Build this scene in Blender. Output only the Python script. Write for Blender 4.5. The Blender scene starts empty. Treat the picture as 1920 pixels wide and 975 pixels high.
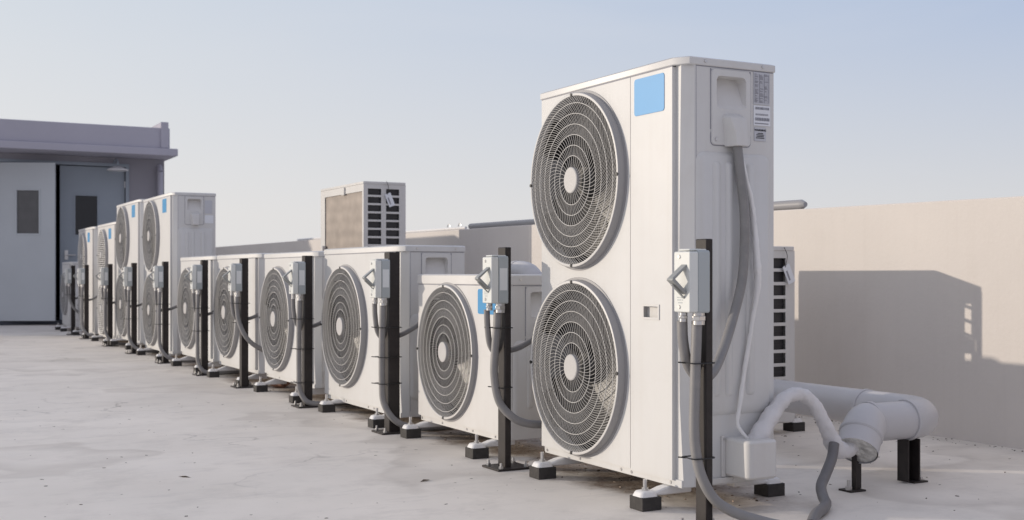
import bpy, math, random
from mathutils import Vector, Matrix, noise
random.seed(7)
R = math.radians
scene = bpy.context.scene
C = scene.collection

# ------------------------------------------------------------------ camera
cam_d = bpy.data.cameras.new("camera")
cam = bpy.data.objects.new("camera", cam_d); C.objects.link(cam)
cam.location = (0, 0, 0.75)
cam.rotation_euler = (R(90), 0, R(-28.4))
cam_d.sensor_width = 36.0
cam_d.lens = 2200 / 1920 * 36
cam_d.shift_y = 27.5 / 1920
cam_d.clip_start = 0.05
cam_d.clip_end = 600
cam_d.dof.use_dof = True
cam_d.dof.focus_distance = 4.1
cam_d.dof.aperture_fstop = 6.3
scene.camera = cam

# ------------------------------------------------------------------ light
SUN_DIR = Vector((1.0, -0.75, -0.22)).normalized()     # the way the light travels
elev = math.asin(-SUN_DIR.z)
azim = math.atan2(-SUN_DIR.x, -SUN_DIR.y)              # from +Y towards +X
world = bpy.data.worlds.new("World"); scene.world = world
world.use_nodes = True
wn = world.node_tree.nodes; wl = world.node_tree.links
bg = wn["Background"]
sky = wn.new("ShaderNodeTexSky"); sky.sky_type = 'NISHITA'
sky.sun_disc = False
sky.sun_elevation = elev
sky.sun_rotation = azim
sky.air_density = 1.0; sky.dust_density = 2.5; sky.ozone_density = 2.0
sky.altitude = 0
EXPO = -0.6; SKY_STRENGTH = 0.15
KS = 1.0 / (SKY_STRENGTH * 2 ** EXPO)      # a haze colour given as seen, in the units of the sky texture
def wmath(op, a, c):
    x = wn.new("ShaderNodeMath"); x.operation = op
    for k, v in ((0, a), (1, c)):
        if isinstance(v, (int, float)): x.inputs[k].default_value = v
        else: wl.new(v, x.inputs[k])
    return x.outputs[0]
def wrange(v, a, b, smooth=True):
    r = wn.new("ShaderNodeMapRange"); wl.new(v, r.inputs["Value"])
    if smooth: r.interpolation_type = 'SMOOTHSTEP'
    r.inputs["From Min"].default_value = a; r.inputs["From Max"].default_value = b; return r.outputs["Result"]
def wmix(f, a, c):
    x = wn.new("ShaderNodeMix"); x.data_type = 'RGBA'
    if isinstance(f, float): x.inputs["Factor"].default_value = f
    else: wl.new(f, x.inputs["Factor"])
    for k, v in (("A", a), ("B", c)):
        if isinstance(v, tuple): x.inputs[k].default_value = tuple(q * KS for q in v) + (1,)
        else: wl.new(v, x.inputs[k])
    return x.outputs["Result"]
wtc = wn.new("ShaderNodeTexCoord"); wsp = wn.new("ShaderNodeSeparateXYZ"); wl.new(wtc.outputs["Generated"], wsp.inputs[0])
to_sun = wmath('ADD', wmath('MULTIPLY', wsp.outputs["X"], -0.8), wmath('MULTIPLY', wsp.outputs["Y"], 0.6))
side = wrange(to_sun, -0.35, 0.6, False)
low = wmix(side, (0.72, 0.725, 0.75), (0.86, 0.84, 0.83))
high = wmix(side, (0.40, 0.52, 0.76), (0.71, 0.765, 0.83))
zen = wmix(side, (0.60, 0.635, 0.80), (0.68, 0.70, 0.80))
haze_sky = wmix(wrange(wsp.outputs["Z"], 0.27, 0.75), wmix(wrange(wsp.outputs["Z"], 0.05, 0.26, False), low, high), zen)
haze_sky = wmix(wrange(wmath('MULTIPLY', wsp.outputs["Y"], -1.0), 0.0, 0.6), haze_sky, (0.52, 0.53, 0.64))   # unseen sky behind the camera, toned to fill the shaded sides
wmp = wn.new("ShaderNodeMapping"); wmp.inputs["Scale"].default_value = (1.0, 1.0, 5.0); wl.new(wtc.outputs["Generated"], wmp.inputs["Vector"])
wnz = wn.new("ShaderNodeTexNoise"); wnz.inputs["Scale"].default_value = 2.6; wnz.inputs["Detail"].default_value = 5; wnz.inputs["Distortion"].default_value = 0.6
wl.new(wmp.outputs["Vector"], wnz.inputs["Vector"])
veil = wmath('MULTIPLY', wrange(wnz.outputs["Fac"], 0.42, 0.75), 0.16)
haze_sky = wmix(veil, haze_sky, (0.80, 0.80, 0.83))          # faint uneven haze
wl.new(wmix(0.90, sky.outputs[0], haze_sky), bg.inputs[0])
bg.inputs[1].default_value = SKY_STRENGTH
sun_d = bpy.data.lights.new("sun", 'SUN')
sun = bpy.data.objects.new("sun", sun_d); C.objects.link(sun)
sun.rotation_euler = SUN_DIR.to_track_quat('-Z', 'Y').to_euler()
sun_d.energy = 3.7; sun_d.angle = R(0.6); sun_d.color = (1.0, 0.88, 0.74)
scene.view_settings.view_transform = 'Standard'
scene.view_settings.look = 'None'
scene.view_settings.gamma = 1
scene.view_settings.use_curve_mapping = False
scene.view_settings.exposure = EXPO

# ------------------------------------------------------------------ materials
MATS = {}
def mat(name, col, rough=0.5, metal=0.0, var=0.06, scale=6.0, bump=0.0, bscale=60.0, spec=0.5, streak=0.0, ripple=0.0, dirt=0.0, dirtcol=(0.25, 0.22, 0.19)):
    m = bpy.data.materials.new(name); m.use_nodes = True
    n = m.node_tree.nodes; l = m.node_tree.links
    b = n["Principled BSDF"]
    b.inputs["Roughness"].default_value = rough
    b.inputs["Metallic"].default_value = metal
    b.inputs["Specular IOR Level"].default_value = spec
    tc = n.new("ShaderNodeTexCoord")
    nz = n.new("ShaderNodeTexNoise"); nz.inputs["Scale"].default_value = scale; nz.inputs["Detail"].default_value = 6
    l.new(tc.outputs["Object"], nz.inputs["Vector"])
    mr = n.new("ShaderNodeMapRange"); mr.inputs["From Min"].default_value = 0.3; mr.inputs["From Max"].default_value = 0.7
    mr.inputs["To Min"].default_value = 1 - var; mr.inputs["To Max"].default_value = 1 + var
    l.new(nz.outputs["Fac"], mr.inputs["Value"])
    mx = n.new("ShaderNodeMix"); mx.data_type = 'RGBA'; mx.blend_type = 'MULTIPLY'
    mx.inputs["Factor"].default_value = 1
    mx.inputs["A"].default_value = (*col, 1)
    l.new(mr.outputs["Result"], mx.inputs["B"])
    out = mx.outputs["Result"]
    if dirt > 0:
        n2 = n.new("ShaderNodeTexNoise"); n2.inputs["Scale"].default_value = scale * 2.7; n2.inputs["Detail"].default_value = 9
        n2.inputs["Roughness"].default_value = 0.7
        l.new(tc.outputs["Object"], n2.inputs["Vector"])
        m2 = n.new("ShaderNodeMapRange"); m2.inputs["From Min"].default_value = 0.5; m2.inputs["From Max"].default_value = 0.78
        m2.inputs["To Min"].default_value = 0; m2.inputs["To Max"].default_value = dirt
        l.new(n2.outputs["Fac"], m2.inputs["Value"])
        x2 = n.new("ShaderNodeMix"); x2.data_type = 'RGBA'
        l.new(m2.outputs["Result"], x2.inputs["Factor"]); l.new(out, x2.inputs["A"]); x2.inputs["B"].default_value = (*dirtcol, 1)
        out = x2.outputs["Result"]
    if streak > 0:
        mp = n.new("ShaderNodeMapping"); mp.inputs["Scale"].default_value = (22, 22, 0.9); l.new(tc.outputs["Object"], mp.inputs["Vector"])
        n4 = n.new("ShaderNodeTexNoise"); n4.inputs["Scale"].default_value = 1.0; n4.inputs["Detail"].default_value = 7; n4.inputs["Roughness"].default_value = 0.65
        l.new(mp.outputs["Vector"], n4.inputs["Vector"])
        m4 = n.new("ShaderNodeMapRange"); m4.inputs["From Min"].default_value = 0.48; m4.inputs["From Max"].default_value = 0.78
        m4.inputs["To Max"].default_value = streak; l.new(n4.outputs["Fac"], m4.inputs["Value"])
        x4 = n.new("ShaderNodeMix"); x4.data_type = 'RGBA'; l.new(m4.outputs["Result"], x4.inputs["Factor"]); l.new(out, x4.inputs["A"]); x4.inputs["B"].default_value = (*dirtcol, 1)
        out = x4.outputs["Result"]
        l.new(m4.outputs["Result"], b.inputs["Roughness"]) if False else None
    l.new(out, b.inputs["Base Color"])
    if ripple > 0:
        n5 = n.new("ShaderNodeTexNoise"); n5.inputs["Scale"].default_value = 4.5; n5.inputs["Detail"].default_value = 1
        l.new(tc.outputs["Object"], n5.inputs["Vector"])
        bp = n.new("ShaderNodeBump"); bp.inputs["Strength"].default_value = ripple; bp.inputs["Distance"].default_value = 0.012
        l.new(n5.outputs["Fac"], bp.inputs["Height"]); l.new(bp.outputs["Normal"], b.inputs["Normal"])
    elif bump > 0:
        n3 = n.new("ShaderNodeTexNoise"); n3.inputs["Scale"].default_value = bscale; n3.inputs["Detail"].default_value = 4
        l.new(tc.outputs["Object"], n3.inputs["Vector"])
        bp = n.new("ShaderNodeBump"); bp.inputs["Strength"].default_value = bump; bp.inputs["Distance"].default_value = 0.01
        l.new(n3.outputs["Fac"], bp.inputs["Height"]); l.new(bp.outputs["Normal"], b.inputs["Normal"])
    MATS[name] = m
    return m

M_paint = mat("white_paint", (0.645, 0.642, 0.632), 0.42, var=0.025, scale=3, dirt=0.10, dirtcol=(0.42, 0.37, 0.31), streak=0.10, ripple=0.2)
M_paint2 = mat("cream_paint", (0.645, 0.634, 0.617), 0.45, var=0.03, scale=3, dirt=0.14, dirtcol=(0.42, 0.37, 0.31), streak=0.10, ripple=0.2)
M_rim = mat("guard_rim_plastic", (0.33, 0.325, 0.33), 0.45, var=0.03)
M_guard = mat("guard_plastic", (0.62, 0.61, 0.59), 0.45, var=0.04)
M_rib = mat("guard_rib_backlit", (0.37, 0.362, 0.352), 0.5, var=0.05)  # guard plastic darkened, backlit look of the spokes put into the colour
M_louvre = mat("dark_louvre", (0.05, 0.047, 0.05), 0.6, var=0.15)
M_hub = mat("hub_plastic", (0.51, 0.50, 0.49), 0.4, var=0.02)
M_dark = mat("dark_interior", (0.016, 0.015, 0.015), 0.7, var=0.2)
M_fan = mat("fan_plastic", (0.035, 0.034, 0.033), 0.4, var=0.1)
M_coil = mat("aged_coil", (0.335, 0.285, 0.245), 0.6, var=0.15, scale=7, bump=0.0)
M_rubber = mat("black_rubber", (0.035, 0.032, 0.031), 0.75, var=0.2, scale=25, bump=0.1, bscale=90, dirt=0.35, dirtcol=(0.12, 0.105, 0.09))
M_post = mat("dark_brown_steel", (0.030, 0.025, 0.024), 0.5, var=0.2, scale=12, dirt=0.25, dirtcol=(0.09, 0.072, 0.06), bump=0.03, spec=0.3)
M_box = mat("grey_box_plastic", (0.70, 0.715, 0.69), 0.4, var=0.02)
M_boxb = mat("grey_box_base_plastic", (0.41, 0.445, 0.455), 0.42, var=0.02)
M_sticker = mat("pale_sticker", (0.72, 0.74, 0.74), 0.4, var=0.02)
M_handle = mat("steel_grey_handle", (0.30, 0.31, 0.305), 0.35, metal=0.0, var=0.05)
M_metal = mat("galvanised_metal", (0.62, 0.61, 0.60), 0.3, metal=0.85, var=0.1, scale=20)
M_hose = mat("grey_conduit_plastic", (0.235, 0.228, 0.226), 0.5, var=0.08, scale=10, dirt=0.2, dirtcol=(0.45, 0.42, 0.38))
M_hose2 = mat("dark_hose_plastic", (0.16, 0.155, 0.16), 0.5, var=0.1, scale=10, dirt=0.2, dirtcol=(0.3, 0.28, 0.26))
M_tie = mat("black_nylon", (0.015, 0.014, 0.014), 0.4, var=0.1)
M_blue = mat("light_blue_sticker", (0.12, 0.36, 0.66), 0.45, var=0.02)
M_blue2 = mat("strong_blue_sticker", (0.03, 0.26, 0.53), 0.45, var=0.02)
M_label = mat("white_label", (0.76, 0.78, 0.82), 0.4, var=0.01)
M_label2 = mat("grey_label", (0.53, 0.54, 0.58), 0.4, var=0.01)
M_ink = mat("black_ink", (0.03, 0.03, 0.035), 0.6, var=0.05)
M_ink2 = mat("grey_ink", (0.27, 0.27, 0.31), 0.6, var=0.05)
M_white = mat("white_plastic", (0.78, 0.77, 0.76), 0.4, var=0.03)
M_wrap = mat("white_pipe_wrap", (0.68, 0.665, 0.67), 0.5, var=0.05, scale=12, bump=0.6, bscale=30)
M_pvc = mat("grey_white_pipe", (0.52, 0.51, 0.52), 0.42, var=0.04, scale=5, dirt=0.1, dirtcol=(0.3, 0.28, 0.26))
M_foil = mat("foil_insulation", (0.75, 0.74, 0.70), 0.35, metal=0.4, var=0.3, scale=40, bump=0.9, bscale=50)
M_wall = mat("parapet_plaster", (0.675, 0.63, 0.588), 0.85, var=0.035, scale=1.6, bump=0.10, bscale=55, dirt=0.08, dirtcol=(0.42, 0.37, 0.32), streak=0.07)
M_bld = mat("grey_render", (0.30, 0.29, 0.32), 0.85, var=0.04, scale=1.5, bump=0.08, bscale=50)
M_bld2 = mat("pale_grey_render", (0.43, 0.42, 0.48), 0.85, var=0.05, scale=1.2, bump=0.08, bscale=50)
M_door = mat("grey_door_paint", (0.52, 0.55, 0.57), 0.45, var=0.03, scale=2)
M_door2 = mat("blue_grey_door_paint", (0.30, 0.34, 0.385), 0.45, var=0.03, scale=2)
M_plinth = mat("dark_threshold", (0.05, 0.055, 0.07), 0.7, var=0.1)
M_glass = mat("wired_glass", (0.11, 0.108, 0.105), 0.12, var=0.1)
M_glass2 = mat("dark_glass", (0.012, 0.012, 0.013), 0.06, var=0.1)
M_debris = mat("dry_debris", (0.10, 0.075, 0.055), 0.9, var=0.5, scale=4)
M_crumb = mat("pale_sand_crumbs", (0.36, 0.29, 0.23), 0.95, var=0.3, scale=9)

def ground_material():
    m = bpy.data.materials.new("coated_concrete"); m.use_nodes = True
    n = m.node_tree.nodes; l = m.node_tree.links; b = n["Principled BSDF"]
    tc = n.new("ShaderNodeTexCoord")
    def nz(scale, detail=6, rough=0.6, sx=1, sy=1):
        mp = n.new("ShaderNodeMapping"); mp.inputs["Scale"].default_value = (sx, sy, 1)
        l.new(tc.outputs["Object"], mp.inputs["Vector"])
        t = n.new("ShaderNodeTexNoise"); t.inputs["Scale"].default_value = scale; t.inputs["Detail"].default_value = detail
        t.inputs["Roughness"].default_value = rough; l.new(mp.outputs["Vector"], t.inputs["Vector"]); return t.outputs["Fac"]
    def rng(v, a, b_, c, d):
        r = n.new("ShaderNodeMapRange"); l.new(v, r.inputs["Value"])
        for k, x in zip(("From Min", "From Max", "To Min", "To Max"), (a, b_, c, d)): r.inputs[k].default_value = x
        return r.outputs["Result"]
    def mix(f, a, c, mode='MIX'):
        x = n.new("ShaderNodeMix"); x.data_type = 'RGBA'; x.blend_type = mode
        if isinstance(f, float): x.inputs["Factor"].default_value = f
        else: l.new(f, x.inputs["Factor"])
        for k, v in (("A", a), ("B", c)):
            if isinstance(v, tuple): x.inputs[k].default_value = (*v, 1)
            else: l.new(v, x.inputs[k])
        return x.outputs["Result"]
    def math_(op, a, c):
        x = n.new("ShaderNodeMath"); x.operation = op
        for k, v in ((0, a), (1, c)):
            if isinstance(v, (int, float)): x.inputs[k].default_value = v
            else: l.new(v, x.inputs[k])
        return x.outputs[0]
    base = mix(rng(nz(0.9, 8, 0.62), 0.36, 0.64, 0, 1), (0.725, 0.68, 0.62), (0.82, 0.77, 0.705))
    base = mix(rng(nz(3.2, 8, 0.7), 0.50, 0.70, 0, 0.7), base, (0.61, 0.57, 0.52))
    base = mix(rng(nz(7.0, 8, 0.75), 0.60, 0.74, 0, 0.5), base, (0.80, 0.77, 0.73))
    base = mix(rng(nz(3.0, 8, 0.72, 1.0, 2.6), 0.55, 0.72, 0, 0.55), base, (0.56, 0.525, 0.485))
    base = mix(rng(nz(46, 6, 0.7), 0.66, 0.75, 0, 0.6), base, (0.25, 0.225, 0.20))
    # fine cracks in the coating
    v = n.new("ShaderNodeTexVoronoi"); v.feature = 'DISTANCE_TO_EDGE'; v.inputs["Scale"].default_value = 0.55
    wp = n.new("ShaderNodeTexNoise"); wp.inputs["Scale"].default_value = 2.2; wp.inputs["Detail"].default_value = 8
    l.new(tc.outputs["Object"], wp.inputs["Vector"])
    ad = n.new("ShaderNodeMix"); ad.data_type = 'RGBA'; ad.blend_type = 'ADD'; ad.inputs["Factor"].default_value = 0.7
    l.new(tc.outputs["Object"], ad.inputs["A"]); l.new(wp.outputs["Color"], ad.inputs["B"]); l.new(ad.outputs["Result"], v.inputs["Vector"])
    crack = math_('MULTIPLY', rng(v.outputs["Distance"], 0.0, 0.006, 0.6, 0.0), rng(nz(0.8, 3), 0.5, 0.62, 0, 1))
    base = mix(crack, base, (0.2, 0.18, 0.165))
    n_ = nz(0.55, 4, 0.5)
    ring = math_('MULTIPLY', rng(n_, 0.53, 0.545, 0, 1), rng(n_, 0.545, 0.60, 1, 0))
    base = mix(math_('MULTIPLY', ring, 0.30), base, (0.40, 0.355, 0.31))     # tide marks of dried puddles
    # wind-blown sand under and behind the row of units
    sx = n.new("ShaderNodeSeparateXYZ"); l.new(tc.outputs["Object"], sx.inputs[0])
    d = math_('ABSOLUTE', math_('SUBTRACT', sx.outputs["X"], 2.49), 0)
    d = math_('ADD', d, rng(nz(3.0, 6), 0.3, 0.7, -0.14, 0.14))
    lim = rng(sx.outputs["Y"], 2.7, 3.3, 0, 1)
    sand = math_('MULTIPLY', math_('MULTIPLY', rng(d, 0.14, 0.27, 1, 0), rng(nz(13, 8, 0.75), 0.34, 0.52, 0.45, 1)), lim)
    base = mix(sand, base, mix(rng(nz(60, 6, 0.8), 0.35, 0.65, 0, 1), (0.14, 0.105, 0.085), (0.40, 0.32, 0.255)))
    l.new(base, b.inputs["Base Color"])
    l.new(rng(nz(2.0, 5), 0.3, 0.7, 0.5, 0.72), b.inputs["Roughness"])
    b.inputs["Specular IOR Level"].default_value = 0.35
    bp = n.new("ShaderNodeBump"); bp.inputs["Strength"].default_value = 0.28; bp.inputs["Distance"].default_value = 0.006
    hh = math_('ADD', math_('MULTIPLY', nz(5, 8, 0.6), 1.0), math_('MULTIPLY', math_('MULTIPLY', sand, nz(85, 5)), 3.0))
    l.new(hh, bp.inputs["Height"]); l.new(bp.outputs["Normal"], b.inputs["Normal"])
    return m
M_ground = ground_material()

def coil_material():
    m = M_coil; n = m.node_tree.nodes; l = m.node_tree.links; b = n["Principled BSDF"]
    tc = n.new("ShaderNodeTexCoord"); w = n.new("ShaderNodeTexWave"); w.bands_direction = 'Z'
    w.inputs["Scale"].default_value = 3.2; w.inputs["Distortion"].default_value = 3.0; w.inputs["Detail"].default_value = 3
    l.new(tc.outputs["Object"], w.inputs["Vector"])
    src = b.inputs["Base Color"].links[0].from_socket
    mr = n.new("ShaderNodeMapRange"); mr.inputs["To Min"].default_value = 0.93; mr.inputs["To Max"].default_value = 1.06
    l.new(w.outputs["Fac"], mr.inputs["Value"])
    x = n.new("ShaderNodeMix"); x.data_type = 'RGBA'; x.blend_type = 'MULTIPLY'; x.inputs["Factor"].default_value = 1
    l.new(src, x.inputs["A"]); l.new(mr.outputs["Result"], x.inputs["B"]); l.new(x.outputs["Result"], b.inputs["Base Color"])
coil_material()

# ------------------------------------------------------------------ mesh helpers
class MB:
    def __init__(s): s.v = []; s.f = []; s.m = []; s.mi = 0
    def add(s, vs, fs):
        o = len(s.v); s.v += [tuple(v) for v in vs]
        for f in fs: s.f.append(tuple(i + o for i in f)); s.m.append(s.mi)
        return s
    def box(s, x0, x1, y0, y1, z0, z1, skip=""):
        vs = [(x0,y0,z0),(x1,y0,z0),(x1,y1,z0),(x0,y1,z0),(x0,y0,z1),(x1,y0,z1),(x1,y1,z1),(x0,y1,z1)]
        fs = {"b":(0,3,2,1),"t":(4,5,6,7),"n":(0,1,5,4),"f":(2,3,7,6),"x":(1,2,6,5),"w":(3,0,4,7)}
        return s.add(vs, [f for k, f in fs.items() if k not in skip])
    def prism(s, poly, a, b, axis='x'):
        """poly of 2D points, extruded from a to b along axis; x:(y,z) y:(x,z) z:(x,y)"""
        def P(p, t):
            return (t, p[0], p[1]) if axis == 'x' else (p[0], t, p[1]) if axis == 'y' else (p[0], p[1], t)
        n = len(poly)
        vs = [P(p, a) for p in poly] + [P(p, b) for p in poly]
        fs = [tuple(range(n))[::-1], tuple(range(n, 2 * n))] + [(i, (i + 1) % n, n + (i + 1) % n, n + i) for i in range(n)]
        return s.add(vs, fs)
    def frustum(s, poly, poly2, a, b, axis='x', cap0=False):
        def P(p, t):
            return (t, p[0], p[1]) if axis == 'x' else (p[0], t, p[1]) if axis == 'y' else (p[0], p[1], t)
        n = len(poly)
        vs = [P(p, a) for p in poly] + [P(p, b) for p in poly2]
        fs = [tuple(range(n, 2 * n))] + [(i, (i + 1) % n, n + (i + 1) % n, n + i) for i in range(n)]
        if cap0: fs.append(tuple(range(n))[::-1])
        return s.add(vs, fs)
    def cyl(s, p0, p1, r0, r1=None, seg=16, caps=True):
        r1 = r0 if r1 is None else r1
        p0 = Vector(p0); p1 = Vector(p1); d = (p1 - p0).normalized()
        a = d.orthogonal().normalized(); b = d.cross(a)
        vs = []
        for p, r in ((p0, r0), (p1, r1)):
            for i in range(seg):
                t = 2 * math.pi * i / seg
                vs.append(p + r * (math.cos(t) * a + math.sin(t) * b))
        fs = [(i, (i + 1) % seg, seg + (i + 1) % seg, seg + i) for i in range(seg)]
        if caps: fs += [tuple(range(seg))[::-1], tuple(range(seg, 2 * seg))]
        return s.add(vs, fs)
    def tube(s, pts, r, seg=12, caps=True, sub=8, smooth=True, wob=0.0):
        P = [Vector(p) for p in pts]
        rs = r if isinstance(r, (list, tuple)) else [r] * len(P)
        if smooth and len(P) > 2:
            Q = [P[0] * 2 - P[1]] + P + [P[-1] * 2 - P[-2]]; out = []; ro = []
            for i in range(1, len(Q) - 2):
                for k in range(sub):
                    t = k / sub
                    a, b, c, d = Q[i-1], Q[i], Q[i+1], Q[i+2]
                    out.append(0.5 * ((2*b) + (c-a)*t + (2*a-5*b+4*c-d)*t*t + (3*b-a-3*c+d)*t**3))
                    ro.append(rs[i-1] * (1-t) + rs[i] * t)
            out.append(P[-1]); ro.append(rs[-1]); P = out; rs = ro
        n = len(P); vs = []; ref = None
        for i, p in enumerate(P):
            d = (P[min(i+1, n-1)] - P[max(i-1, 0)]).normalized()
            if ref is None: ref = d.orthogonal().normalized()
            ref = (ref - d * ref.dot(d)).normalized(); b = d.cross(ref)
            for k in range(seg):
                t = 2 * math.pi * k / seg
                rr = rs[i] * (1 + (wob * noise.noise(Vector((k * 0.9, i * 0.8, 3.3))) + (0.05 * math.sin(i * 0.95) if wob > .1 else 0) if wob else 0))
                vs.append(p + rr * (math.cos(t) * ref + math.sin(t) * b))
        fs = []
        for i in range(n - 1):
            for k in range(seg):
                fs.append((i*seg+k, i*seg+(k+1)%seg, (i+1)*seg+(k+1)%seg, (i+1)*seg+k))
        if caps: fs += [tuple(range(seg))[::-1], tuple(range((n-1)*seg, n*seg))]
        return s.add(vs, fs)
    def lathe(s, prof, c, axis='x', seg=48):
        """prof: list of (r, t) along axis from centre c"""
        c = Vector(c); vs = []; n = len(prof)
        for (r, t) in prof:
            for k in range(seg):
                a = 2 * math.pi * k / seg
                u, w = r * math.cos(a), r * math.sin(a)
                vs.append(c + (Vector((t, u, w)) if axis == 'x' else Vector((u, t, w)) if axis == 'y' else Vector((u, w, t))))
        fs = []
        for i in range(n - 1):
            for k in range(seg):
                fs.append((i*seg+k, i*seg+(k+1)%seg, (i+1)*seg+(k+1)%seg, (i+1)*seg+k))
        return s.add(vs, fs)
    def build(s, name, mats, parent=None, bevel=0.0, smooth=35, bseg=2):
        me = bpy.data.meshes.new(name); me.from_pydata(s.v, [], s.f)
        if not isinstance(mats, (list, tuple)): mats = [mats]
        for m in mats: me.materials.append(m)
        for p, i in zip(me.polygons, s.m): p.material_index = i; p.use_smooth = True
        import bmesh as _b
        bm = _b.new(); bm.from_mesh(me); _b.ops.recalc_face_normals(bm, faces=bm.faces); bm.to_mesh(me); bm.free()
        me.set_sharp_from_angle(angle=R(smooth))
        o = bpy.data.objects.new(name, me); C.objects.link(o)
        if parent is not None: o.parent = parent
        if bevel:
            b = o.modifiers.new("bevel", 'BEVEL'); b.width = bevel; b.segments = bseg; b.limit_method = 'ANGLE'; b.angle_limit = R(40)
            b.harden_normals = False
        return o

def pieces(name, m, parent, makers, **k):
    for fn in makers:
        mb = MB(); fn(mb); mb.build(name, m, parent, **k)

def rrect(a0, a1, b0, b1, r, seg=5):
    pts = []
    for (cx, cy, s0) in ((a1-r, b1-r, 0), (a0+r, b1-r, 90), (a0+r, b0+r, 180), (a1-r, b0+r, 270)):
        for k in range(seg + 1):
            t = R(s0 + 90 * k / seg); pts.append((cx + r * math.cos(t), cy + r * math.sin(t)))
    return pts
def tag(o, label=None, cat=None, group=None, kind=None):
    for k, v in (("label", label), ("category", cat), ("group", group), ("kind", kind)):
        if v: o[k] = v
    return o
def empty(name, loc=(0, 0, 0), rz=0):
    o = bpy.data.objects.new(name, None); C.objects.link(o); o.location = loc; o.rotation_euler[2] = rz
    o.empty_display_size = 0.05; return o
KIDS = {}
def kids(o): return [c for c in C.objects if c.parent == o]
def copy_tree(o, parent=None):
    c = o.copy(); C.objects.link(c)
    if parent is not None: c.parent = parent
    for k in list(kids(o)): copy_tree(k, c)
    return c

# ------------------------------------------------------------------ ground, wall, building
g = MB(); g.add([(-60, -40, 0), (60, -40, 0), (60, 70, 0), (-60, 70, 0)], [(0, 1, 2, 3)])
tag(g.build("roof_floor", M_ground), kind="structure")

XW = 4.32
w = MB()
ys = [-4, 3.4, 8, 12.5, 26]; hs = [1.07, 1.088, 1.128, 1.145, 1.16]
vs = []
for y, h in zip(ys, hs): vs += [(XW, y, -0.01), (XW, y, h), (XW + 0.2, y, h), (XW + 0.2, y, -0.01)]
fs = [(3, 2, 1, 0), (16, 17, 18, 19)]
for i in range(4):
    for k in range(3): fs.append((i*4+k, i*4+k+1, i*4+k+5, i*4+k+4))
w.add(vs, fs)
tag(w.build("parapet_wall", M_wall, bevel=0.006), "long beige plastered parapet wall along the roof edge behind the units", "wall")

# building with the double door
B = empty("stair_building", (0.5, 18.9, 0))
tag(B, "low grey roof building with flat overhanging roof and double door", "building")
def bpart(mb, name, m, parent=B, **k):
    mb.v = [(v[0] - 0.5, v[1] - 18.9, v[2]) for v in mb.v]
    return mb.build(name, m, parent, **k)
X0, X1, DX0, DX1, DH = -2.9, 3.98, 1.44, 3.39, 2.42
m = MB()
m.box(X0, DX0, 18.9, 24, -0.01, 2.56); m.box(DX1, X1, 18.9, 24, -0.01, 2.56); m.box(DX0, DX1, 18.9, 19.2, DH, 2.56)
m.box(DX0, DX1, 22, 24, -0.01, 2.56)
bpart(m, "wall", M_bld)
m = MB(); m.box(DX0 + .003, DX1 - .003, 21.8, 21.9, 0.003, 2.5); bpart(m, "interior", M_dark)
m = MB(); m.box(X0 - .05, 4.04, 18.2, 24.2, 2.562, 2.672); m.box(X0, 3.93, 18.26, 24.1, 2.674, 2.985)
rf = bpart(m, "roof", M_bld2, bevel=0.01)
m = MB(); m.box(3.79, 3.905, 18.23, 24.12, 2.676, 3.075); bpart(m, "end_upstand", M_bld2, rf, bevel=0.01)
m = MB(); m.box(X0, DX0 - .004, 18.86, 18.897, -0.01, 0.10); m.box(DX1 + .004, X1, 18.86, 18.897, -0.01, 0.10)
m.box(DX0, DX1, 18.84, 19.2, -0.01, 0.055)
bpart(m, "threshold", M_plinth)
m = MB(); m.box(DX0 - .05, DX0, 18.88, 18.95, 0.06, DH + .05); m.box(DX1, DX1 + .05, 18.88, 18.95, 0.06, DH + .05); m.box(DX0, DX1, 18.88, 18.95, DH, DH + .05)
bpart(m, "door_frame", M_door2)
m = MB(); m.cyl((3.90, 18.82, 0.0), (3.90, 18.82, 2.36), 0.042, seg=14); m.cyl((3.90, 18.82, 2.36), (3.90, 18.9, 2.46), 0.042, seg=14)
bpart(m, "downpipe", M_bld2)
def leaf(hx, rot, width, mdoor, mglass, wx0, wx1, wz0, wz1, sgn, lever):
    d = empty("door_hinge", (0, 0, 0))
    C.objects.unlink(d); bpy.data.objects.remove(d)
    Mx = Matrix.Translation((hx, 18.93, 0)) @ Matrix.Rotation(rot, 4, 'Z')
    def put(mb, name, mm, parent, **k):
        mb.v = [tuple(Mx @ Vector(v)) for v in mb.v]; return bpart(mb, name, mm, parent, **k)
    a, b = (0, width) if sgn > 0 else (-width, 0)
    p = MB()
    p.box(a, wx0, 0, .045, .065, DH - .01); p.box(wx1, b, 0, .045, .065, DH - .01)
    p.box(wx0, wx1, 0, .045, .065, wz0); p.box(wx0, wx1, 0, .045, wz1, DH - .01)
    do = put(p, "door", mdoor, B)
    p = MB(); p.box(wx0, wx1, .018, .027, wz0, wz1); put(p, "pane", mglass, do)
    p = MB(); t = .022
    p.box(wx0 - t, wx1 + t, -.008, -.001, wz1, wz1 + t); p.box(wx0 - t, wx1 + t, -.008, -.001, wz0 - t, wz0)
    p.box(wx0 - t, wx0, -.008, -.001, wz0, wz1); p.box(wx1, wx1 + t, -.008, -.001, wz0, wz1)
    put(p, "window_frame", mdoor, do)
    if lever is not None:
        p = MB(); p.cyl((lever, 0, 1.05), (lever, -.05, 1.05), .012); p.cyl((lever, -.05, 1.05), (lever + .13, -.05, 1.05), .011)
        p.box(lever - .025, lever + .025, -.012, -.001, .98, 1.12); put(p, "handle", M_metal, do)
    for z in (.35, 1.25, 2.15):
        p = MB(); p.cyl((a if sgn > 0 else b, -.012, z - .05), (a if sgn > 0 else b, -.012, z + .05), .012, seg=8); put(p, "hinge", M_metal, do)
    return do
leaf(1.45, R(-25), .95, M_door, M_glass, .40, .72, 1.36, 2.0, 1, None)
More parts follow.
